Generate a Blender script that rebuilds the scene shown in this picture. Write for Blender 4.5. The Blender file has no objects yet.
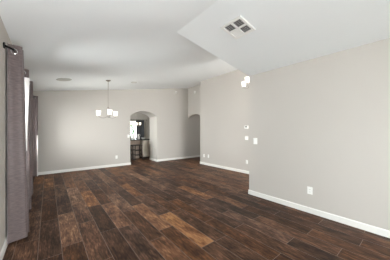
import bpy, bmesh, math, random
from mathutils import Vector, Matrix

# ---------------------------------------------------------------- camera, world, lights, exposure
S = bpy.context.scene
COL = S.collection
F_PX = 184.0
YAW = math.radians(38.6)
CAM_H = 1.32
cam_d = bpy.data.cameras.new('camera')
cam_d.sensor_width = 36.0
cam_d.lens = F_PX / 390.0 * 36.0
cam_d.shift_y = 1.0 / 390.0
cam_d.clip_start = 0.05
cam = bpy.data.objects.new('camera', cam_d)
COL.objects.link(cam)
cam.location = (0, 0, CAM_H)
cam.rotation_euler = (math.radians(90), 0, -YAW)
S.camera = cam

w = bpy.data.worlds.new('daylight')
S.world = w
w.use_nodes = True
bg = w.node_tree.nodes['Background']
bg.inputs[0].default_value = (0.93, 0.965, 1.0, 1)
bg.inputs[1].default_value = 6.5

def area(name, loc, rot, sx, sy, power, color=(1, 1, 1), spread=180):
    l = bpy.data.lights.new(name, 'AREA')
    l.shape = 'RECTANGLE'; l.size = sx; l.size_y = sy
    l.energy = power; l.color = color; l.spread = math.radians(spread)
    o = bpy.data.objects.new(name, l); COL.objects.link(o)
    o.location = loc; o.rotation_euler = [math.radians(a) for a in rot]
    return o
# added unseen fill light aimed at the ceiling, standing in for a bounced flash
fl = area('ceiling_fill', (0.1, -0.3, 0.8), (0, 0, 0), 0.7, 1.0, 35, (0.97, 0.99, 1.0))
fl.rotation_euler = Vector((-0.42, 0.62, 0.66)).to_track_quat('-Z', 'Y').to_euler()
# daylight lamps outside the openings; patio, rear, entry, kitchen-side ones are added fill
# (tilted up to brighten the ceiling, in place of bounce off the paving)
area('fill_patio_door', (1.5, -4.6, 0.6), (124, 0, 0), 2.8, 1.6, 30, (0.985, 0.99, 1.0))
area('fill_rear_window', (-0.80, -1.6, 0.9), (124, 0, -90), 2.4, 1.3, 6, (0.97, 0.985, 1.0))
area('daylight_near_window', (-0.76, 3.62, 1.2), (108, 0, -90), 0.7, 1.3, 34, (0.98, 0.985, 1.0))
area('daylight_far_window', (-0.80, 5.95, 0.95), (124, 0, -90), 1.7, 1.3, 60, (1, 0.945, 0.915))
area('fill_entry_window', (4.1, 0.0, 1.5), (100, 0, 0), 1.2, 2.4, 70, (1, 0.93, 0.915))
area('fill_kitchen_side', (0.3, 10.0, 1.4), (95, 0, -90), 2.2, 1.4, 90, (1, 0.98, 0.95))

hall_fill = bpy.data.lights.new('hall_fill_light', 'AREA'); hall_fill.size = 0.3; hall_fill.energy = 2.5; hall_fill.color = (1, 0.93, 0.86)  # added fill under the hall ceiling, no fixture there
hl = bpy.data.objects.new('hall_fill_light', hall_fill); COL.objects.link(hl); hl.location = (6.6, 6.4, 2.58)

S.view_settings.view_transform = 'Standard'
S.view_settings.look = 'None'
S.view_settings.gamma = 1.0
S.view_settings.use_curve_mapping = False
S.view_settings.exposure = 1.02
S.cycles.max_bounces = 14
S.cycles.diffuse_bounces = 10
S.cycles.transparent_max_bounces = 12
S.cycles.sample_clamp_indirect = 4.0
S.cycles.use_denoising = True

# ---------------------------------------------------------------- materials
def new_mat(name):
    m = bpy.data.materials.new(name); m.use_nodes = True
    return m, m.node_tree, m.node_tree.nodes['Principled BSDF']

def plain(name, col, rough=0.5, metal=0.0, noise=0.0, nscale=8.0, bump=0.0, bscale=200.0, emit=None, estr=0.0, spec=None):
    m, nt, b = new_mat(name)
    b.inputs['Roughness'].default_value = rough
    b.inputs['Metallic'].default_value = metal
    if spec is not None: b.inputs['Specular IOR Level'].default_value = spec
    tc = nt.nodes.new('ShaderNodeTexCoord')
    if True:
        n = nt.nodes.new('ShaderNodeTexNoise'); n.inputs['Scale'].default_value = nscale
        n.inputs['Detail'].default_value = 3
        nt.links.new(tc.outputs['Object'], n.inputs['Vector'])
        mx = nt.nodes.new('ShaderNodeMix'); mx.data_type = 'RGBA'
        mx.inputs[6].default_value = (*[c * (1 - noise) for c in col], 1)
        mx.inputs[7].default_value = (*[min(1, c * (1 + noise)) for c in col], 1)
        nt.links.new(n.outputs['Fac'], mx.inputs[0])
        nt.links.new(mx.outputs[2], b.inputs['Base Color'])
    if bump:
        n2 = nt.nodes.new('ShaderNodeTexNoise'); n2.inputs['Scale'].default_value = bscale
        nt.links.new(tc.outputs['Object'], n2.inputs['Vector'])
        bp = nt.nodes.new('ShaderNodeBump'); bp.inputs['Strength'].default_value = bump
        bp.inputs['Distance'].default_value = 0.002
        nt.links.new(n2.outputs['Fac'], bp.inputs['Height'])
        nt.links.new(bp.outputs['Normal'], b.inputs['Normal'])
    if emit:
        b.inputs['Emission Color'].default_value = (*emit, 1)
        b.inputs['Emission Strength'].default_value = estr
    return m

M = {}
M['wall'] = plain('greige wall paint', (0.54, 0.51, 0.475), 0.85, noise=0.015, nscale=1.5, bump=0.15, bscale=90, spec=0.25)
M['ceiling'] = plain('flat ceiling paint', (0.835, 0.865, 0.875), 0.9, noise=0.01, nscale=2, bump=0.2, bscale=60, spec=0.2)
M['kitchen_wall'] = plain('taupe kitchen paint', (0.42, 0.39, 0.355), 0.85, noise=0.02, nscale=2)
M['trim'] = plain('white trim paint', (0.82, 0.81, 0.78), 0.4, noise=0.01)
M['plate'] = plain('white plastic', (0.86, 0.86, 0.83), 0.35, noise=0.01)
M['offwhite'] = plain('off white plastic', (0.6, 0.6, 0.57), 0.5, noise=0.01)
M['slot'] = plain('dark socket slot', (0.06, 0.06, 0.06), 0.6)
M['screen'] = plain('grey display', (0.16, 0.17, 0.16), 0.3)
M['duct'] = plain('grey duct metal', (0.19, 0.19, 0.19), 0.6)
M['vent'] = plain('white enamelled vent', (0.84, 0.84, 0.82), 0.45)
M['black'] = plain('black iron', (0.012, 0.012, 0.013), 0.45, metal=0.6)
M['nickel'] = plain('brushed nickel', (0.36, 0.33, 0.30), 0.35, metal=0.9)
M['glow'] = plain('pale curtain lining', (0.78, 0.74, 0.72), 0.7, noise=0.03)  # pale colour standing in for window light on the curtains
M['chrome'] = plain('polished silver ring', (0.8, 0.8, 0.8), 0.2, metal=1.0)
M['shade'] = plain('lit frosted glass', (0.9, 0.88, 0.84), 0.5, emit=(1, 0.96, 0.88), estr=0.6)
M['shade_warm'] = plain('warm lit frosted glass', (0.9, 0.86, 0.78), 0.5, emit=(1, 0.87, 0.68), estr=0.9)
M['grille'] = plain('painted grille cloth', (0.5, 0.5, 0.475), 0.8, bump=0.5, bscale=500)
M['espresso'] = plain('espresso stained wood', (0.035, 0.02, 0.014), 0.45, noise=0.3, nscale=20)
M['cabinet'] = plain('cream painted cabinet', (0.55, 0.50, 0.42), 0.5, noise=0.03)
M['bar_panel'] = plain('tan wood panel', (0.40, 0.31, 0.24), 0.6, noise=0.1)
M['granite'] = plain('dark granite', (0.03, 0.027, 0.025), 0.25, noise=0.6, nscale=80)
M['ceramic'] = plain('white ceramic', (0.85, 0.84, 0.82), 0.25)
M['navy'] = plain('near black drapery', (0.02, 0.022, 0.028), 0.5, noise=0.3, nscale=30)
M['leaf'] = plain('green foliage', (0.045, 0.13, 0.035), 0.6, noise=0.5, nscale=12)
M['concrete'] = plain('outside concrete', (0.5, 0.48, 0.45), 0.9, noise=0.1)

def fabric():
    m, nt, b = new_mat('mauve brown drapery')
    tc = nt.nodes.new('ShaderNodeTexCoord')
    mp = nt.nodes.new('ShaderNodeMapping'); mp.inputs['Scale'].default_value = (8, 8, 30)
    n = nt.nodes.new('ShaderNodeTexNoise'); n.inputs['Scale'].default_value = 3; n.inputs['Detail'].default_value = 5
    nt.links.new(tc.outputs['Object'], mp.inputs['Vector']); nt.links.new(mp.outputs[0], n.inputs['Vector'])
    r = nt.nodes.new('ShaderNodeValToRGB')
    r.color_ramp.elements[0].position = 0.3; r.color_ramp.elements[0].color = (0.085, 0.061, 0.06, 1)
    r.color_ramp.elements[1].position = 0.7; r.color_ramp.elements[1].color = (0.138, 0.10, 0.098, 1)
    nt.links.new(n.outputs['Fac'], r.inputs[0]); nt.links.new(r.outputs[0], b.inputs['Base Color'])
    b.inputs['Roughness'].default_value = 0.55
    b.inputs['Sheen Weight'].default_value = 0.3
    bp = nt.nodes.new('ShaderNodeBump'); bp.inputs['Strength'].default_value = 0.15; bp.inputs['Distance'].default_value = 0.002
    nt.links.new(n.outputs['Fac'], bp.inputs['Height']); nt.links.new(bp.outputs[0], b.inputs['Normal'])
    return m
M['fabric'] = fabric()

def glass():
    m = bpy.data.materials.new('clear window glass'); m.use_nodes = True
    nt = m.node_tree; nt.nodes.clear()
    out = nt.nodes.new('ShaderNodeOutputMaterial')
    tr = nt.nodes.new('ShaderNodeBsdfTransparent'); tr.inputs[0].default_value = (0.95, 0.97, 0.96, 1)
    gl = nt.nodes.new('ShaderNodeBsdfGlossy'); gl.inputs['Roughness'].default_value = 0.02
    fr = nt.nodes.new('ShaderNodeFresnel'); fr.inputs[0].default_value = 1.45
    mx = nt.nodes.new('ShaderNodeMixShader')
    nt.links.new(fr.outputs[0], mx.inputs[0]); nt.links.new(tr.outputs[0], mx.inputs[1])
    nt.links.new(gl.outputs[0], mx.inputs[2]); nt.links.new(mx.outputs[0], out.inputs[0])
    return m
M['glass'] = glass()

def floor_mat():
    m, nt, b = new_mat('wood look plank tile')
    L = nt.links
    def nd(t, **k):
        n = nt.nodes.new(t)
        for a, v in k.items(): setattr(n, a, v)
        return n
    def math_(op, a, b_=None, clamp=False):
        n = nd('ShaderNodeMath', operation=op); n.use_clamp = clamp
        for i, v in enumerate((a, b_)):
            if v is None: continue
            if isinstance(v, (int, float)): n.inputs[i].default_value = v
            else: L.new(v, n.inputs[i])
        return n.outputs[0]
    at = nd('ShaderNodeAttribute', attribute_name='plank')          # r = tone, g = hue, b = seed
    sp = nd('ShaderNodeSeparateColor'); L.new(at.outputs['Color'], sp.inputs[0])
    uv = nd('ShaderNodeUVMap', uv_map='metres')
    su = nd('ShaderNodeSeparateXYZ'); L.new(uv.outputs[0], su.inputs[0])
    cb = nd('ShaderNodeCombineXYZ')
    L.new(math_('MULTIPLY', su.outputs[0], 22.0), cb.inputs[0])
    L.new(math_('MULTIPLY', su.outputs[1], 2.4), cb.inputs[1])
    L.new(math_('MULTIPLY', sp.outputs[2], 90.0), cb.inputs[2])
    n1 = nd('ShaderNodeTexNoise'); n1.inputs['Scale'].default_value = 1.6; n1.inputs['Detail'].default_value = 8
    n1.inputs['Roughness'].default_value = 0.7; n1.inputs['Distortion'].default_value = 0.9
    L.new(cb.outputs[0], n1.inputs['Vector'])
    cb2 = nd('ShaderNodeCombineXYZ')
    L.new(math_('MULTIPLY', su.outputs[0], 7.0), cb2.inputs[0])
    L.new(math_('MULTIPLY', su.outputs[1], 3.0), cb2.inputs[1])
    L.new(math_('MULTIPLY', sp.outputs[2], 57.0), cb2.inputs[2])
    n2 = nd('ShaderNodeTexNoise'); n2.inputs['Scale'].default_value = 1.3; n2.inputs['Detail'].default_value = 4
    L.new(cb2.outputs[0], n2.inputs['Vector'])
    t = math_('ADD', sp.outputs[0], math_('MULTIPLY', math_('SUBTRACT', n1.outputs['Fac'], 0.5), 1.45))
    t = math_('ADD', t, math_('MULTIPLY', math_('SUBTRACT', n2.outputs['Fac'], 0.5), 0.9), True)
    cb3 = nd('ShaderNodeCombineXYZ')
    L.new(math_('MULTIPLY', su.outputs[0], 90.0), cb3.inputs[0])
    L.new(math_('MULTIPLY', su.outputs[1], 14.0), cb3.inputs[1])
    L.new(math_('MULTIPLY', sp.outputs[2], 31.0), cb3.inputs[2])
    n3 = nd('ShaderNodeTexNoise'); n3.inputs['Scale'].default_value = 1.0; n3.inputs['Detail'].default_value = 3
    L.new(cb3.outputs[0], n3.inputs['Vector'])
    t = math_('ADD', t, math_('MULTIPLY', math_('SUBTRACT', n3.outputs['Fac'], 0.5), 0.85), True)
    r = nd('ShaderNodeValToRGB')
    cr = r.color_ramp
    cr.elements[0].position = 0.0; cr.elements[0].color = (0.012, 0.006, 0.004, 1)
    cr.elements[1].position = 1.0; cr.elements[1].color = (0.44, 0.28, 0.185, 1)
    for p, c in ((0.25, (0.04, 0.020, 0.0135)), (0.5, (0.10, 0.056, 0.038)), (0.75, (0.215, 0.122, 0.082))):
        e = cr.elements.new(p); e.color = (*c, 1)
    L.new(t, r.inputs[0])
    hs = nd('ShaderNodeHueSaturation')
    L.new(math_('ADD', 1.05, math_('MULTIPLY', sp.outputs[1], 0.3)), hs.inputs['Saturation'])
    L.new(r.outputs[0], hs.inputs['Color'])
    # grout from distance to plank edges (plank 0.205 x 1.02)
    g = nd('ShaderNodeAttribute', attribute_name='psize')
    sg = nd('ShaderNodeSeparateColor'); L.new(g.outputs['Color'], sg.inputs[0])
    ex = math_('MINIMUM', su.outputs[0], math_('SUBTRACT', sg.outputs[0], su.outputs[0]))
    ey = math_('MINIMUM', su.outputs[1], math_('SUBTRACT', math_('MULTIPLY', sg.outputs[1], 2.0), su.outputs[1]))
    e = math_('MINIMUM', ex, ey)
    gf = math_('LESS_THAN', e, 0.0022)
    mx = nd('ShaderNodeMix', data_type='RGBA')
    L.new(gf, mx.inputs[0]); L.new(hs.outputs[0], mx.inputs[6]); mx.inputs[7].default_value = (0.25, 0.19, 0.155, 1)
    L.new(mx.outputs[2], b.inputs['Base Color'])
    L.new(math_('ADD', 0.40, math_('MULTIPLY', n1.outputs['Fac'], 0.22)), b.inputs['Roughness'])
    b.inputs['Specular IOR Level'].default_value = 0.22
    bp = nd('ShaderNodeBump'); bp.inputs['Strength'].default_value = 0.35; bp.inputs['Distance'].default_value = 0.002
    L.new(math_('SUBTRACT', n1.outputs['Fac'], gf), bp.inputs['Height']); L.new(bp.outputs[0], b.inputs['Normal'])
    return m
M['floor'] = floor_mat()

# ---------------------------------------------------------------- mesh helpers
def box(bm, x0, x1, y0, y1, z0, z1, bevel=0.0):
    vs = [bm.verts.new(p) for p in ((x0,y0,z0),(x1,y0,z0),(x1,y1,z0),(x0,y1,z0),(x0,y0,z1),(x1,y0,z1),(x1,y1,z1),(x0,y1,z1))]
    fs = [bm.faces.new([vs[i] for i in q]) for q in ((0,3,2,1),(4,5,6,7),(0,1,5,4),(1,2,6,5),(2,3,7,6),(3,0,4,7))]
    if bevel:
        es = list({e for f in fs for e in f.edges})
        bmesh.ops.bevel(bm, geom=es, offset=bevel, segments=2, affect='EDGES', profile=0.7)

def prism(bm, pts, vec):
    a = [bm.verts.new(p) for p in pts]
    b = [bm.verts.new(Vector(p) + Vector(vec)) for p in pts]
    bm.faces.new(a); bm.faces.new(list(reversed(b)))
    n = len(pts)
    for i in range(n):
        bm.faces.new((a[i], b[i], b[(i+1) % n], a[(i+1) % n]))

def lathe(bm, prof, seg=24, c=(0, 0, 0), caps=True):
    rings = []
    for r, z in prof:
        rings.append([bm.verts.new((c[0]+r*math.cos(2*math.pi*k/seg), c[1]+r*math.sin(2*math.pi*k/seg), c[2]+z)) for k in range(seg)])
    for i in range(len(rings)-1):
        for k in range(seg):
            bm.faces.new((rings[i][k], rings[i][(k+1) % seg], rings[i+1][(k+1) % seg], rings[i+1][k]))
    if caps:
        bm.faces.new(rings[0]); bm.faces.new(rings[-1])

def tube(bm, pts, rad, seg=10):
    pts = [Vector(p) for p in pts]
    rings = []
    for i, p in enumerate(pts):
        d = (pts[min(i+1, len(pts)-1)] - pts[max(i-1, 0)]).normalized()
        up = Vector((0, 0, 1)) if abs(d.z) < 0.95 else Vector((1, 0, 0))
        a = d.cross(up).normalized(); b = d.cross(a)
        rr = rad[i] if isinstance(rad, (list, tuple)) else rad
        rings.append([bm.verts.new(p + rr*(a*math.cos(2*math.pi*k/seg) + b*math.sin(2*math.pi*k/seg))) for k in range(seg)])
    for i in range(len(rings)-1):
        for k in range(seg):
            bm.faces.new((rings[i][k], rings[i][(k+1) % seg], rings[i+1][(k+1) % seg], rings[i+1][k]))
    bm.faces.new(rings[0]); bm.faces.new(rings[-1])

def obj(name, bm, mat, parent=None, smooth=False):
    bmesh.ops.recalc_face_normals(bm, faces=bm.faces)
    me = bpy.data.meshes.new(name); bm.to_mesh(me); bm.free()
    me.materials.append(mat)
    if smooth:
        for p in me.polygons: p.use_smooth = True
        me.set_sharp_from_angle(angle=math.radians(40))
    o = bpy.data.objects.new(name, me); COL.objects.link(o)
    if parent: o.parent = parent
    return o
def B(): return bmesh.new()
def tag(o, label, cat, group=None, kind=None):
    o['label'] = label; o['category'] = cat
    if group: o['group'] = group
    if kind: o['kind'] = kind
    return o
def thing(name, label, cat, loc=(0, 0, 0), rz=0, group=None):
    o = bpy.data.objects.new(name, None); COL.objects.link(o)
    o.empty_display_size = 0.1
    o.location = loc; o.rotation_euler = (0, 0, rz)
    return tag(o, label, cat, group)
def struct(name, bm, mat, parent=None):
    o = obj(name, bm, mat, parent)
    if not parent: o['kind'] = 'structure'
    return o
def copy_tree(o, parent=None):
    c = o.copy(); COL.objects.link(c)
    if parent: c.parent = parent
    for ch in list(o.children): copy_tree(ch, c)
    return c

# ---------------------------------------------------------------- room dimensions
XL = -0.38           # left wall face
XN = 3.30            # near right wall face
YN = 2.31            # end of near right wall
XF = 4.81            # far right wall face
YF = 5.69            # end of far right wall
YB = 7.22            # back wall face
YK = 7.96            # kitchen side of the back wall
YR = -4.0            # rear wall
Z0 = 2.49
SL = 0.159
KN = 0.1756
ZN = 2.47
def zc(x): return Z0 + SL*(x - XL)
def zn(x): return ZN + KN*(XN - x)
XRIDGE = (ZN + KN*XN - Z0 + SL*XL) / (SL + KN)

# ---------------------------------------------------------------- floor: planks laid along Y
def px_floor(u, v):
    Fd = F_PX*CAM_H/(v-131.0); r = (u-195.0)/F_PX*Fd
    return (r*math.cos(YAW)+Fd*math.sin(YAW), Fd*math.cos(YAW)-r*math.sin(YAW))
tones = {}
def plank_key(x, y):
    i = math.floor((x-0.12)/PW)
    return i, math.floor((y-row_off(i))/PL)
PW, PL = 0.2055, 1.02
_ro = {0: 2.57, 1: 3.07, 2: 2.63, 6: 1.58, 5: 2.20}
def row_off(i):
    if i in _ro: return _ro[i]
    rr = random.Random(i*77+5)
    return (i % 2)*0.5*PL + rr.uniform(-0.12, 0.12)
random.seed(4)
for (u, v), t in {(180,228): .84, (170,238): .5, (152,222): .56, (68,230): .70, (48,187): .70, (75,194): .74,
                  (90,232): .30, (48,238): .33, (143,209): .72, (108,212): .62, (212,251): .22, (232,236): .24, (268,214): .3,
                  (190,222): .40, (100,250): .5, (130,250): .36, (52,215): .38, (160,212): .45,
                  (84,215): .55, (66,205): .42, (135,216): .45, (120,224): .58, (250,222): .58, (240,206): .56,
                  (224,248): .42, (300,232): .52, (275,238): .55, (330,240): .34, (365,250): .5, (350,236): .3,
                  (262,252): .45, (320,222): .35, (290,212): .34, (165,186): .30, (182,193): .42, (140,190): .34,
                  (60,252): .36, (78,252): .40, (27,250): .5}.items():
    tones[plank_key(*px_floor(u, v))] = t
bm = B()
uvl = bm.loops.layers.uv.new('metres')
cl = bm.loops.layers.float_color.new('plank')
sl_ = bm.loops.layers.float_color.new('psize')
FX0, FX1, FY0, FY1 = -0.55, 8.2, -4.2, 11.9
i0 = math.floor((FX0-0.12)/PW); i1 = math.floor((FX1-0.12)/PW)
for i in range(i0, i1+1):
    xa, xb = 0.12+i*PW, 0.12+(i+1)*PW
    j0 = math.floor((FY0-row_off(i))/PL); j1 = math.floor((FY1-row_off(i))/PL)
    for j in range(j0, j1+1):
        ya, yb = row_off(i)+j*PL, row_off(i)+(j+1)*PL
        ca, cb_ = max(xa, FX0), min(xb, FX1); da, db = max(ya, FY0), min(yb, FY1)
        if cb_-ca < 1e-4 or db-da < 1e-4: continue
        tone = tones.get((i, j), min(0.75, max(0.24, random.gauss(0.42, 0.12))))
        hue, seed = random.random(), random.random()
        f = bm.faces.new([bm.verts.new(p) for p in ((ca,da,0),(cb_,da,0),(cb_,db,0),(ca,db,0))])
        for lp in f.loops:
            lp[uvl].uv = (lp.vert.co.x-xa, lp.vert.co.y-ya)
            lp[cl] = (tone, hue, seed, 1); lp[sl_] = (PW, PL/2, 0, 1)
struct('floor', bm, M['floor'])

# ---------------------------------------------------------------- ceilings
T = 0.12
def slab(bm, x0, x1, y0, y1, zf):
    prism(bm, [(x0,y0,zf(x0)),(x1,y0,zf(x1)),(x1,y0,zf(x1)+T),(x0,y0,zf(x0)+T)], (0, y1-y0, 0))
bm = B()
slab(bm, XL-0.16, XRIDGE, YR-0.16, YN, zc)
slab(bm, XL-0.16, 5.5, YN, YB+0.02, zc)
slab(bm, XN+0.15, XF+0.15, 0.2, YN, zc)
slab(bm, XRIDGE, XN+0.02, YR-0.16, YN, zn)
# upright face closing the end of the near slope
xe = XN+0.15
prism(bm, [(XRIDGE-0.02, YN-0.1, zn(XRIDGE)+0.003), (XN+0.0, YN-0.1, zn(XN)+0.003), (XN+0.0, YN-0.1, zc(XN)+0.05), (XRIDGE-0.02, YN-0.1, zc(XRIDGE)+0.05)], (0, 0.1, 0))
struct('ceiling', bm, M['ceiling'])
bm = B(); box(bm, 0.4, 6.7, YK, 11.8, 2.75, 2.87); struct('ceiling_kitchen', bm, M['ceiling'])
bm = B(); box(bm, 5.48, 8.2, 5.5, YB, 2.6, 2.72); struct('ceiling_hall', bm, M['ceiling'])

# ---------------------------------------------------------------- walls
def wall_x(bm, xa, xb, y0, y1, z0f, z1f, holes=()):
    """wall whose face is at constant X; holes = [(ya, yb, za, zb)]"""
    cur = y0
    for ya, yb, za, zb in sorted(holes):
        if ya > cur: box(bm, xa, xb, cur, ya, z0f, z1f)
        if za > z0f: box(bm, xa, xb, ya, yb, z0f, za)
        box(bm, xa, xb, ya, yb, zb, z1f)
        cur = yb
    box(bm, xa, xb, cur, y1, z0f, z1f)
def wall_y(bm, ya, yb, x0, x1, z0f, z1f, holes=()):
    cur = x0
    for xa, xb, za, zb in sorted(holes):
        if xa > cur: box(bm, cur, xa, ya, yb, z0f, z1f)
        if za > z0f: box(bm, xa, xb, ya, yb, z0f, za)
        box(bm, xa, xb, ya, yb, zb, z1f)
        cur = xb
    box(bm, cur, x1, ya, yb, z0f, z1f)

WIN_L = [(-2.8, -0.4, 0.6, 2.15), (3.3, 3.95, 0.65, 2.15), (5.1, 6.8, 0.65, 2.15)]
bm = B(); wall_x(bm, XL-0.16, XL, YR-0.16, YB, 0, 2.50, WIN_L); struct('wall_left', bm, M['wall'])

def arch_outline(x0, x1, spring, peak, n=24):
    """circular segment from x0 to x1"""
    w2 = (x1-x0)/2; s = peak-spring; R = (w2*w2+s*s)/(2*s); cz = peak-R; cx = (x0+x1)/2
    a = math.asin(w2/R)
    return [(cx+R*math.sin(-a+2*a*k/n), cz+R*math.cos(-a+2*a*k/n)) for k in range(n+1)]
AX0, AX1 = 2.52, 3.67
pts = [(XL-0.16, 0), (AX0, 0)] + arch_outline(AX0, AX1, 1.925, 2.14) + [(AX1, 0), (8.2, 0), (8.2, zc(5.5)+0.1), (5.5, zc(5.5)+0.1), (XL-0.16, zc(XL-0.16)+0.06)]
bm = B(); prism(bm, [(x, YB, z) for x, z in pts], (0, YK-YB, 0)); struct('wall_back', bm, M['wall'])

bm = B(); box(bm, XN, XN+0.15, YR-0.16, YN, 0, 3.16); struct('wall_right', bm, M['wall'])
bm = B(); box(bm, XF, 5.48, 0.2, YF, 0, 3.42); struct('wall_entry', bm, M['wall'])
HX = 5.33
arc = arch_outline(6.2, YB, 1.95, 2.105)
pts = [(YF, 0), (6.2, 0)] + arc + [(YB, 3.42), (YF, 3.42)]
bm = B(); prism(bm, [(HX, y, z) for y, z in pts], (0.15, 0, 0)); struct('wall_hall_header', bm, M['wall'])
bm = B(); box(bm, 5.48, 8.2, 5.54, YF, 0, 2.7); box(bm, 8.05, 8.2, YF, YB, 0, 2.7); struct('wall_hall', bm, M['wall'])
bm = B(); wall_y(bm, YR-0.16, YR, XL-0.16, XN+0.15, 0, 2.9, [(0.1, 2.9, 0.0, 2.15)]); struct('wall_rear', bm, M['wall'])
bm = B(); wall_y(bm, 0.2, 0.35, XN+0.15, XF, 0, 3.42, [(3.5, 4.7, 0.3, 2.9)]); struct('wall_front_entry', bm, M['wall'])
bm = B()
wall_x(bm, 0.4, 0.55, YK, 11.8, 0, 2.75, [(9.0, 11.1, 0.8, 2.2)])
wall_x(bm, 6.55, 6.7, YK, 11.8, 0, 2.75)
wall_y(bm, 11.65, 11.8, 0.55, 6.55, 0, 2.75, [(3.1, 4.85, 0.85, 1.95)])
struct('wall_kitchen', bm, M['kitchen_wall'])

# windows: frame with a pane
def window(name, axis, c, a0, a1, z0, z1, depth=0.06, mull=()):
    bm = B(); t = 0.045
    def bb(p0, p1, q0, q1, d0=-depth/2, d1=depth/2):
        if axis == 'x': box(bm, c+d0, c+d1, p0, p1, q0, q1)
        else: box(bm, p0, p1, c+d0, c+d1, q0, q1)
    bb(a0, a0+t, z0, z1); bb(a1-t, a1, z0, z1); bb(a0+t, a1-t, z0, z0+t); bb(a0+t, a1-t, z1-t, z1)
    for m_ in mull: bb(m_-t/2, m_+t/2, z0+t, z1-t)
    o = struct(name, bm, M['trim'])
    bm = B()
    if axis == 'x': box(bm, c-0.003, c+0.003, a0+t, a1-t, z0+t, z1-t)
    else: box(bm, a0+t, a1-t, c-0.003, c+0.003, z0+t, z1-t)
    obj('pane', bm, M['glass'], o)
    return o
window('window_1', 'x', XL-0.09, -2.8, -0.4, 0.6, 2.15, mull=(-1.6,))
window('window_2', 'x', XL-0.09, 3.3, 3.95, 0.65, 2.15)
window('window_3', 'x', XL-0.09, 5.1, 6.8, 0.65, 2.15, mull=(5.95,))
window('window_4', 'y', YR-0.09, 0.1, 2.9, 0.0, 2.15, mull=(1.5,))
window('window_5', 'y', 0.27, 3.5, 4.7, 0.3, 2.9, mull=(4.1,))
window('window_6', 'y', 11.72, 3.1, 4.85, 0.85, 1.95, mull=(4.02,))
window('window_7', 'x', 0.47, 9.0, 11.1, 0.8, 2.2, mull=(10.05,))

# baseboards with an eased top edge
BH, BT = 0.088, 0.015
def base(name, runs):
    """runs: list of (p, q, n): p->q along the wall, n = direction into the room"""
    bm = B()
    for p, q, n in runs:
        p = Vector((*p, 0)); q = Vector((*q, 0)); n = Vector((*n, 0))
        prof = [(0, 0), (BT, 0), (BT, BH-0.012), (BT*0.45, BH), (0, BH)]
        prism(bm, [p + n*a + Vector((0, 0, z)) for a, z in prof], q-p)
    return struct(name, bm, M['trim'])
base('baseboard_left', [((XL, YR), (XL, YB), (1, 0))])
base('baseboard_back', [((XL, YB), (AX0, YB), (0, -1)), ((AX1, YB), (8.05, YB), (0, -1))])
base('baseboard_arch', [((AX0, YB-BT), (AX0, YK), (1, 0)), ((AX1, YB-BT), (AX1, YK), (-1, 0))])
base('baseboard_right', [((XN, YR), (XN, YN+BT), (-1, 0)), ((XN-BT, YN), (XN+0.15, YN), (0, 1))])
base('baseboard_entry', [((XF, 0.35), (XF, YF+BT), (-1, 0)), ((XF-BT, YF), (HX, YF), (0, 1)), ((HX, YF), (HX, 6.2), (-1, 0))])
base('baseboard_hall', [((5.48, YF), (8.05, YF), (0, 1))])
base('baseboard_kitchen', [((AX1, YK), (6.55, YK), (0, 1)), ((0.55, 11.65), (6.55, 11.65), (0, -1))])

# ground and hedge outside
bm = B(); box(bm, -9, 14, -12, -4.2, -0.15, -0.05); box(bm, -9, -0.56, -4.2, 20, -0.15, -0.05); box(bm, -0.56, 14, 11.95, 20, -0.15, -0.05)
struct('trim_patio', bm, M['concrete'])

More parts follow.
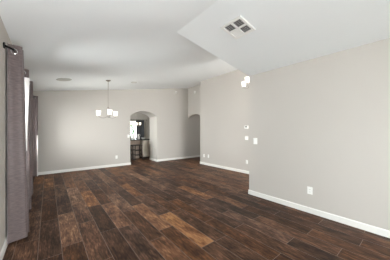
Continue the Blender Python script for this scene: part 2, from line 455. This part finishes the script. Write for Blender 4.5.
# ---------------------------------------------------------------- curtains
def curtain_path(x0, x1, y0, y1, folds):
    """zigzag plan path with rounded turns, starting at the wall side"""
    n = folds*12
    P = []
    for k in range(n+1):
        s = k/n
        ph = s*folds*math.pi
        X = x0 + (x1-x0)*(0.5-0.5*math.cos(ph))
        Y = y0 + (y1-y0)*s + 0.012*math.sin(ph*2)
        P.append((X, Y, s))
    return P
def make_curtain(label, x0, x1, y0, y1, ztop, zbot, folds, flare=0.03, ring=True, pull=0.02, glow=None, rodx=-0.31, rodz=2.25, seed=0, mat='fabric'):
    t = thing('curtain', label, 'curtain', (rodx, (y0+y1)/2, 0), 0, 'mauve grommet curtain panels on the left wall')
    rr = random.Random(seed)
    P = curtain_path(x0, x1, y0, y1, folds)
    bm = B(); nz = 26
    grid = []
    a, b_ = rr.uniform(0, 6), rr.uniform(0, 6)
    for iz in range(nz+1):
        f = iz/nz                       # 0 top .. 1 bottom
        z = ztop + (zbot-ztop)*f
        row = []
        for X, Y, s in P:
            fx = (X-x0)/(x1-x0)
            X2 = X + flare*f*fx - pull*s*fx + 0.005*math.sin(9*f+a+5*s)*f
            X2 = max(X2, XL+0.018)
            Y2 = Y + 0.02*f*math.sin(2.5*s*math.pi+a)*(s) + 0.008*math.sin(11*f+b_)*f
            z2 = z + (0.012*math.sin(s*folds*math.pi+b_) if iz == nz else 0)
            row.append(bm.verts.new((X2-rodx, Y2-(y0+y1)/2, z2)))
        grid.append(row)
    for i in range(nz):
        for k in range(len(P)-1):
            bm.faces.new((grid[i][k], grid[i][k+1], grid[i+1][k+1], grid[i+1][k]))
    bmesh.ops.recalc_face_normals(bm, faces=bm.faces)
    bmesh.ops.solidify(bm, geom=list(bm.faces), thickness=0.003)
    obj('drape', bm, M[mat], t, True)
    if glow:  # tapered pale strip paints window light on the first fold
        la, lb, lt, lz, tp = glow
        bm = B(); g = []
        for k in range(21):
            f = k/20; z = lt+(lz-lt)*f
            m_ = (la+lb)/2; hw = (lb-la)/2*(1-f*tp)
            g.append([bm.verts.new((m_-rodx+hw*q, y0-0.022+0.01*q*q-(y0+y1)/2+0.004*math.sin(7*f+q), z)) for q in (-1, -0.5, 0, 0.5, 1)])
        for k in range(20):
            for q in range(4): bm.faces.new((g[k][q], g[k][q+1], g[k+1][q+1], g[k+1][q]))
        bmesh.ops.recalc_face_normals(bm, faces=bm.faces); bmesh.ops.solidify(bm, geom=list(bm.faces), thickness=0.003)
        lo_ = obj('glow', bm, M['glow'], t, True); lo_['label'] = 'pale lining strip painted as window light'
    if ring:
        # silver rings set where the rod pierces each fold
        for k in range(folds):
            s = (k+0.5)/folds
            yy = y0+(y1-y0)*s-(y0+y1)/2
            bm = B(); R, r = 0.027, 0.006
            rg = []
            for m_ in range(24):
                th = 2*math.pi*m_/24
                rg.append([bm.verts.new(((R+r*math.cos(q*math.pi/4))*math.cos(th), yy+r*math.sin(q*math.pi/4), rodz+(R+r*math.cos(q*math.pi/4))*math.sin(th))) for q in range(8)])
            for m_ in range(24):
                for q in range(8):
                    bm.faces.new((rg[m_][q], rg[(m_+1) % 24][q], rg[(m_+1) % 24][(q+1) % 8], rg[m_][(q+1) % 8]))
            obj('grommet', bm, M['chrome'], t, True)
    return t
make_curtain('mauve brown curtain panel nearest the camera at the left edge', -0.372, -0.24, 2.97, 3.13, 2.325, 0.03, 3, flare=0.05, pull=0.0, seed=1)
make_curtain('second mauve curtain from the camera, a pale lining strip for window light down its edge', -0.358, -0.236, 3.98, 4.14, 2.315, 0.035, 3, flare=0.03, seed=2, glow=(-0.315, -0.232, 2.17, 1.0, 0.75))
make_curtain('third mauve curtain from the camera, on the near side of the far window', -0.356, -0.235, 4.88, 5.08, 2.315, 0.035, 4, flare=0.0, seed=3)
make_curtain('farthest mauve curtain, hanging beside the corner with the back wall', -0.352, -0.222, 6.86, 7.06, 2.315, 0.035, 4, flare=0.0, seed=4, glow=(-0.25, -0.22, 1.2, 0.04, 0.2))

def rod(label, y0, y1, z=2.25, x=-0.31):
    t = thing('curtain_rod', label, 'curtain rod', (x, (y0+y1)/2, z), 0)
    h = (y1-y0)/2
    bm = B(); tube(bm, [(0, -h, 0), (0, h, 0)], 0.011, 12); obj('rod', bm, M['black'], t, True)
    for s in (-1, 1):
        yb = s*(h+0.0)
        yw = s*(h+0.08)
        bm = B()
        tube(bm, [(0, yb, 0), (-0.02, yb+s*0.03, 0), (XL-x+0.004, yw, 0)], 0.012, 12)
        br = obj('bracket', bm, M['black'], t, True)
        bm = B(); tube(bm, [(XL-x+0.001, yw, 0), (XL-x+0.012, yw, 0)], 0.033, 20)
        obj('wall_flange', bm, M['black'], br, True)
rod('black wrap-around curtain rod holding the two nearest curtains', 2.93, 4.27)
rod('black curtain rod across the far window beside the back corner', 4.84, 7.08)

# ---------------------------------------------------------------- chandelier
def make_chandelier(label, loc, ztop_ceiling, R=0.265, rot=0.0, shade='shade', group=None, n=5, drop_col=0.28, tilt=0.0):
    """loc.z = bottom of the column; ztop_ceiling = ceiling height above it"""
    t = thing('chandelier', label, 'chandelier', loc, rot, group)
    H = ztop_ceiling - loc[2]
    # canopy
    bm = B(); lathe(bm, [(0.0655, H+0.01), (0.065, H-0.012), (0.05, H-0.025), (0.02, H-0.035), (0.008, H-0.045)], 28)
    obj('canopy', bm, M['nickel'], t, True)
    bm = B(); tube(bm, [(0, 0, H-0.03), (0, 0, 0.28)], 0.006, 10)
    obj('stem', bm, M['nickel'], t, True)
    bm = B(); lathe(bm, [(0.004, 0.0), (0.013, 0.008), (0.016, 0.02), (0.008, 0.03), (0.022, 0.04), (0.024, 0.052), (0.008, 0.065), (0.009, 0.12),
                         (0.017, 0.135), (0.009, 0.15), (0.009, 0.245), (0.024, 0.26), (0.029, 0.28), (0.022, 0.3), (0.008, 0.315)], 20)
    obj('column', bm, M['nickel'], t, True)
    for k in range(n):
        a = 2*math.pi*k/n
        ca, sa = math.cos(a), math.sin(a)
        bm = B()
        path = [(0.012, 0.045), (0.06, 0.018), (0.12, 0.0), (0.18, 0.002), (0.23, 0.02), (0.258, 0.042), (0.265, 0.06)]
        path = [(r*R/0.265, z) for r, z in path]
        tube(bm, [(r*ca, r*sa, z) for r, z in path], 0.006, 8)
        arm = obj('arm', bm, M['nickel'], t, True)
        bm = B(); lathe(bm, [(0.006, 0.052), (0.03, 0.056), (0.034, 0.066), (0.022, 0.072), (0.022, 0.09), (0.005, 0.092)], 20, (R*ca, R*sa, 0))
        obj('socket', bm, M['nickel'], arm, True)
        bm = B(); lathe(bm, [(0.026, 0.070), (0.044, 0.073), (0.051, 0.095), (0.053, 0.13), (0.056, 0.17), (0.064, 0.205), (0.061, 0.205),
                             (0.052, 0.17), (0.049, 0.13), (0.047, 0.097), (0.043, 0.077), (0.024, 0.074)], 28, (R*ca, R*sa, 0), caps=False)
        obj('glass_shade', bm, M[shade], arm, True)
        bm = B(); lathe(bm, [(0.01, 0.09), (0.013, 0.105), (0.027, 0.135), (0.024, 0.155), (0.006, 0.168)], 16, (R*ca, R*sa, 0))
        obj('bulb', bm, M[shade], arm, True)
    return t
make_chandelier('three-light nickel chandelier with frosted shades hanging before the back wall', (1.335, 5.63, 1.69), zc(1.335), 0.262, -YAW+math.radians(185), n=3)
make_chandelier('chandelier in the entry, its shades peeking past the end of the near right wall', (4.14, 2.87, 2.46), zc(4.14), 0.24, -YAW-math.radians(3), n=3)
make_chandelier('small warm chandelier seen through the arched opening in front of the kitchen window', (3.74, 9.9, 1.58), 2.75, 0.25, -YAW+math.radians(180), 'shade_warm', n=4)

# ---------------------------------------------------------------- ceiling vent on the near slope
vx0, vx1, vy0, vy1 = 1.827, 2.137, 1.406, 1.721
cx_, cy_ = (vx0+vx1)/2, (vy0+vy1)/2
t = thing('ceiling_vent', 'square white air vent with dark louvres on the near sloped ceiling', 'vent', (cx_, cy_, zn(cx_)-0.001))
t.rotation_euler = (0, math.atan(KN), 0)
h = 0.163
bm = B()
fw = 0.03; dz0, dz1 = -0.02, -0.001
box(bm, -h, h, -h, -h+fw, dz0, dz1); box(bm, -h, h, h-fw, h, dz0, dz1)
box(bm, -h, -h+fw, -h+fw, h-fw, dz0, dz1); box(bm, h-fw, h, -h+fw, h-fw, dz0, dz1)
box(bm, -0.01, 0.01, -h+fw, h-fw, dz0, dz1); box(bm, -h+fw, -0.01, -0.01, 0.01, dz0, dz1); box(bm, 0.01, h-fw, -0.01, 0.01, dz0, dz1)
obj('vent_frame', bm, M['vent'], t)
bm = B(); box(bm, -h+0.004, h-0.004, -h+0.004, h-0.004, -0.0015, -0.0005); obj('duct_opening', bm, M['duct'], t)
q = h-fw
def louvres(x0, x1, y0, y1, along, bottom, top, n=5):
    bm = B()
    for k in range(n):
        if along == 'x':
            c = y0+(y1-y0)*(k+0.5)/n
            prism(bm, [(x0, c+top-0.0008, -0.003), (x0, c+top+0.0008, -0.003), (x0, c+bottom+0.0008, -0.014), (x0, c+bottom-0.0008, -0.014)], (x1-x0, 0, 0))
        else:
            c = x0+(x1-x0)*(k+0.5)/n
            prism(bm, [(c+top-0.0008, y0, -0.003), (c+top+0.0008, y0, -0.003), (c+bottom+0.0008, y0, -0.014), (c+bottom-0.0008, y0, -0.014)], (0, y1-y0, 0))
    obj('louvre', bm, M['vent'], t)
louvres(-q, -0.01, 0.01, q, 'x', -0.005, 0.005, 4)
louvres(-q, -0.01, -q, -0.01, 'x', -0.005, 0.005, 4)
louvres(0.01, q, -q, -0.01, 'y', -0.006, 0.006, 4)
louvres(0.01, q, 0.01, q, 'y', 0.012, -0.012, 5)

# ---------------------------------------------------------------- ceiling discs
def disc(name, label, cat, x, y, r, mat, th=0.012):
    t = thing(name, label, cat, (x, y, zc(x)))
    t.rotation_euler = (0, -math.atan(SL), 0)
    bm = B(); lathe(bm, [(r, 0.0), (r, -th*0.6), (r*0.94, -th), (r*0.84, -th), (r*0.82, -th*0.6), (r*0.82, 0.0)], 40, caps=False)
    obj('trim_ring', bm, M['trim'] if mat == 'plate' else M[mat], t, True)
    bm = B(); lathe(bm, [(r*0.82, -0.001), (r*0.82, -th*0.6), (r*0.4, -th*0.75), (0.002, -th*0.8)], 40)
    obj('grille' if mat == 'grille' else 'lens', bm, M[mat], t, True)
    return t
disc('ceiling_speaker', 'large round flush grille on the ceiling above the left end of the back wall', 'ceiling speaker', 0.31, 5.6, 0.16, 'grille')
disc('ceiling_disc', 'small round flush fixture on the ceiling between the chandelier and the arched opening', 'ceiling fixture', 2.16, 5.86, 0.09, 'offwhite', 0.02)

# ---------------------------------------------------------------- wall plates
def plate(kind, label, loc, facing, w_=0.075, h_=0.118):
    """facing: '-x' or '-y' = direction the plate looks"""
    rz = {'-y': 0, '-x': -math.pi/2}[facing]
    t = thing({'outlet': 'wall_outlet', 'switch': 'light_switch', 'thermostat': 'thermostat', 'sensor': 'motion_sensor', 'detector': 'smoke_detector'}[kind],
              label, {'outlet': 'outlet', 'switch': 'light switch', 'thermostat': 'thermostat', 'sensor': 'sensor', 'detector': 'detector'}[kind], loc, rz)
    if kind in ('outlet', 'switch'):
        bm = B(); box(bm, -w_/2, w_/2, -0.006, -0.0005, -h_/2, h_/2, 0.0015); obj('cover_plate', bm, M['plate'], t)
    if kind == 'outlet':
        for s in (-1, 1):
            bm = B(); box(bm, -0.017, 0.017, -0.0085, -0.0055, s*0.021-0.014, s*0.021+0.014, 0.001)
            so = obj('socket', bm, M['plate'], t)
            bm = B()
            box(bm, -0.009, -0.0065, -0.0092, -0.008, s*0.021-0.004, s*0.021+0.007)
            box(bm, 0.0065, 0.009, -0.0092, -0.008, s*0.021-0.004, s*0.021+0.006)
            box(bm, -0.0025, 0.0025, -0.0092, -0.008, s*0.021-0.011, s*0.021-0.0065)
            obj('slot', bm, M['slot'], so)
    elif kind == 'switch':
        bm = B(); prism(bm, [(-0.017, -0.005, -0.034), (-0.017, -0.012, -0.034), (-0.017, -0.0065, 0.034), (-0.017, -0.005, 0.034)], (0.034, 0, 0))
        obj('rocker', bm, M['plate'], t)
    elif kind == 'thermostat':
        bm = B(); box(bm, -w_/2, w_/2, -0.026, -0.0005, -h_/2, h_/2, 0.004); obj('housing', bm, M['plate'], t)
        bm = B(); box(bm, -w_*0.32, w_*0.32, -0.0275, -0.0255, -h_*0.1, h_*0.3); obj('display', bm, M['screen'], t)
    elif kind == 'sensor':
        bm = B(); prism(bm, [(-0.035, -0.0005, -0.055), (-0.035, -0.03, -0.04), (-0.035, -0.045, 0.02), (-0.035, -0.03, 0.05), (-0.035, -0.0005, 0.05)], (0.07, 0, 0)); obj('housing', bm, M['plate'], t)
        bm = B(); prism(bm, [(-0.022, -0.0305, -0.036), (-0.022, -0.036, -0.034), (-0.022, -0.049, 0.012), (-0.022, -0.043, 0.014)], (0.044, 0, 0)); obj('lens', bm, M['offwhite'], t)
    elif kind == 'detector':
        bm = B()
        lathe(bm, [(0.06, 0), (0.06, 0.018), (0.052, 0.03), (0.03, 0.034), (0.002, 0.035)], 32)
        bmesh.ops.rotate(bm, verts=bm.verts, cent=(0, 0, 0), matrix=Matrix.Rotation(math.pi/2, 3, 'X'))
        obj('housing', bm, M['plate'], t, True)
        bm = B(); tube(bm, [(0.02, -0.032, 0), (0.02, -0.037, 0)], 0.008, 14); obj('test_button', bm, M['offwhite'], t, True)
    return t
plate('outlet', 'white duplex outlet low on the near right wall', (XN, 1.162, 0.361), '-x')
plate('switch', 'white light switch near the end of the near right wall', (XN, 2.16, 1.114), '-x', 0.085, 0.125)
plate('outlet', 'left one of two low outlets beside the far corner of the entry wall', (XF, 5.455, 0.345), '-x')
plate('outlet', 'right one of two low outlets near the far corner of the entry wall', (XF, 5.20, 0.355), '-x')
plate('outlet', 'low outlet on the entry wall just left of the near right wall end', (XF, 3.45, 0.36), '-x')
plate('thermostat', 'thermostat on the entry wall, above a light switch', (XF, 3.46, 1.44), '-x', 0.13, 0.09)
plate('switch', 'light switch on the entry wall below the thermostat', (XF, 3.46, 1.10), '-x', 0.12, 0.118)
plate('outlet', 'white outlet low on the back wall under the chandelier', (2.003, YB, 0.345), '-y')
plate('switch', 'light switch on the back wall just left of the arched opening', (2.445, YB, 1.12), '-y')
plate('sensor', 'small white sensor high on the back wall at the ceiling line', (4.63, YB, 3.12), '-y')
plate('detector', 'round white detector above the small hallway arch', (HX, 6.68, 3.12), '-x')

# ---------------------------------------------------------------- kitchen seen through the arch
BZ = 0.88
t = thing('bar_cabinet', 'cream breakfast bar cabinet with a door at its end and tan panelled back', 'cabinet', (3.0, 8.7, 0))
bm = B()
box(bm, 0.50, 1.25, -0.33, 0.3, 0.09, BZ); obj('end_cabinet', bm, M['cabinet'], t)
bm = B(); box(bm, -1.2, 0.499, -0.02, 0.3, 0.0, BZ); obj('back_panel', bm, M['bar_panel'], t)
bm = B(); box(bm, 0.54, 1.22, -0.28, 0.28, 0.0, 0.09); obj('toe_kick', bm, M['espresso'], t)
for x0 in (0.525, 0.885):
    bm = B(); box(bm, x0, x0+0.34, -0.35, -0.3305, 0.12, BZ-0.03, 0.003)
    bmesh.ops.recalc_face_normals(bm, faces=bm.faces)
    d = obj('door', bm, M['cabinet'], t)
    bm = B()
    for a in ((x0+0.03, x0+0.055, 0.15, BZ-0.06), (x0+0.285, x0+0.31, 0.15, BZ-0.06), (x0+0.055, x0+0.285, 0.15, 0.175), (x0+0.055, x0+0.285, BZ-0.085, BZ-0.06)):
        box(bm, a[0], a[1], -0.358, -0.3495, a[2], a[3])
    obj('moulding', bm, M['cabinet'], d)
    bm = B(); tube(bm, [(x0+0.02, -0.349, 0.75), (x0+0.02, -0.372, 0.75)], [0.006, 0.013], 12); obj('knob', bm, M['nickel'], d)
bm = B(); box(bm, 1.7, 4.32, 8.32, 9.05, BZ+0.001, BZ+0.041, 0.006)
tag(obj('countertop', bm, M['granite']), 'dark granite countertop lying on the breakfast bar', 'countertop')

def make_stool(label, x, y, rz):
    t = thing('bar_stool', label, 'bar stool', (x, y, 0), rz, 'dark bar stools at the breakfast bar')
    bm = B(); box(bm, -0.19, 0.19, -0.17, 0.17, 0.64, 0.685, 0.015); obj('seat', bm, M['espresso'], t)
    for sx in (-1, 1):
        for sy in (-1, 1):
            bm = B()
            a, b_ = 0.155, 0.135; c, d = 0.185, 0.165
            w2 = 0.018
            top = [(sx*a-w2, sy*b_-w2, 0.64), (sx*a+w2, sy*b_-w2, 0.64), (sx*a+w2, sy*b_+w2, 0.64), (sx*a-w2, sy*b_+w2, 0.64)]
            prism(bm, top, (sx*(c-a), sy*(d-b_), -0.64))
            obj('leg', bm, M['espresso'], t)
    for z, k in ((0.2, 0.174), (0.42, 0.165)):
        for s in (-1, 1):
            bm = B(); box(bm, -k+0.012, k-0.012, s*(k-0.02)-0.01, s*(k-0.02)+0.01, z-0.015, z+0.015); obj('stretcher', bm, M['espresso'], t)
            bm = B(); box(bm, s*k-0.01, s*k+0.01, -k+0.032, k-0.032, z+0.02, z+0.05); obj('stretcher', bm, M['espresso'], t)
    return t
make_stool('dark backless bar stool beside the cream end cabinet of the bar', 3.27, 8.42, 0.0)
make_stool('dark backless bar stool half hidden by the left side of the arched opening', 2.84, 8.42, 0.0)

ZT = BZ+0.042
bm = B(); lathe(bm, [(0.045, 0), (0.06, 0.01), (0.065, 0.12), (0.06, 0.17), (0.05, 0.18), (0.05, 0.195), (0.01, 0.21), (0.012, 0.225), (0.003, 0.23)], 24)
o = tag(obj('canister', bm, M['ceramic'], smooth=True), 'white lidded ceramic canister on the dark bar counter before the window', 'canister'); o.location = (3.22, 8.75, ZT)
t = thing('pitcher', 'taller pale pitcher on the bar counter in front of the black drape', 'pitcher', (3.43, 8.7, ZT))
bm = B(); lathe(bm, [(0.045, 0), (0.065, 0.04), (0.06, 0.12), (0.035, 0.19), (0.042, 0.25), (0.036, 0.25), (0.028, 0.19), (0.052, 0.12), (0.055, 0.04), (0.01, 0.02)], 24)
obj('body', bm, M['ceramic'], t, True)
bm = B(); tube(bm, [(0.04, 0, 0.235), (0.085, 0, 0.22), (0.095, 0, 0.16), (0.06, 0, 0.09)], 0.007, 8); obj('handle', bm, M['ceramic'], t, True)
bm = B(); lathe(bm, [(0.05, 0), (0.055, 0.006), (0.1, 0.05), (0.115, 0.075), (0.11, 0.075), (0.09, 0.045), (0.04, 0.012), (0.002, 0.01)], 28)
o = tag(obj('serving_bowl', bm, M['offwhite'], smooth=True), 'wide pale bowl at the right end of the bar counter', 'bowl'); o.location = (3.68, 8.72, ZT)
t = thing('napkin_box', 'small black box on the bar counter at the left edge of the arch', 'box', (2.98, 8.72, ZT))
bm = B(); box(bm, -0.09, 0.09, -0.07, 0.07, 0, 0.08, 0.004); obj('body', bm, M['espresso'], t)
bm = B(); box(bm, -0.095, 0.095, -0.075, 0.075, 0.081, 0.095, 0.003); obj('lid', bm, M['granite'], t)

# dark drape at the kitchen window
t = thing('kitchen_drape', 'near black drape over the right side of the kitchen window', 'curtain', (4.66, 11.56, 0))
bm = B(); n = 60; lo = []; hi = []
for k in range(n+1):
    x = -0.26+0.54*k/n; y = 0.028*math.sin(k/n*2*math.pi*6)
    lo.append(bm.verts.new((x, y, 0.04))); hi.append(bm.verts.new((x, y*0.8, 2.02)))
for k in range(n): bm.faces.new((lo[k], lo[k+1], hi[k+1], hi[k]))
bmesh.ops.recalc_face_normals(bm, faces=bm.faces); bmesh.ops.solidify(bm, geom=list(bm.faces), thickness=0.004)
obj('drape', bm, M['navy'], t, True)
t = thing('kitchen_curtain_rod', 'black rod above the kitchen window', 'curtain rod', (4.0, 11.56, 2.0))
bm = B(); tube(bm, [(-1.1, 0, 0.045), (1.1, 0, 0.045)], 0.012, 10); obj('rod', bm, M['black'], t, True)
for s in (-1, 1):
    bm = B(); tube(bm, [(s*1.05, 0, 0.045), (s*1.05, 0.088, 0.045)], 0.009, 8); obj('bracket', bm, M['black'], t, True)
    bm = B(); lathe(bm, [(0.004, -0.03), (0.022, -0.015), (0.022, 0.015), (0.004, 0.03)], 14, (s*1.115, 0, 0.045)); obj('finial', bm, M['black'], t, True)

# shrub outside the kitchen window
random.seed(11)
t = thing('garden_shrub', 'green leafy shrub outside the kitchen window', 'shrub', (4.42, 13.2, -0.05))
bm = B()
for k in range(1400):
    th = random.uniform(0, 2*math.pi); ph = math.acos(random.uniform(-0.9, 1)); r = random.uniform(0.6, 1)**0.5
    c = Vector((0.5*r*math.sin(ph)*math.cos(th), 0.5*r*math.sin(ph)*math.sin(th), 1.2+0.85*r*math.cos(ph)))
    d = Vector((random.gauss(0, 1), random.gauss(0, 1), random.gauss(0, 1))).normalized(); e = d.orthogonal().normalized()
    s = random.uniform(0.05, 0.09)
    bm.faces.new([bm.verts.new(c+v) for v in (d*s, e*s*0.4, -d*s, -e*s*0.4)])
obj('foliage', bm, M['leaf'], t)
bm = B(); tube(bm, [(0, 0, 0), (0.03, 0, 0.5), (0, 0.02, 1.2)], [0.04, 0.03, 0.015], 8); obj('trunk', bm, M['espresso'], t)
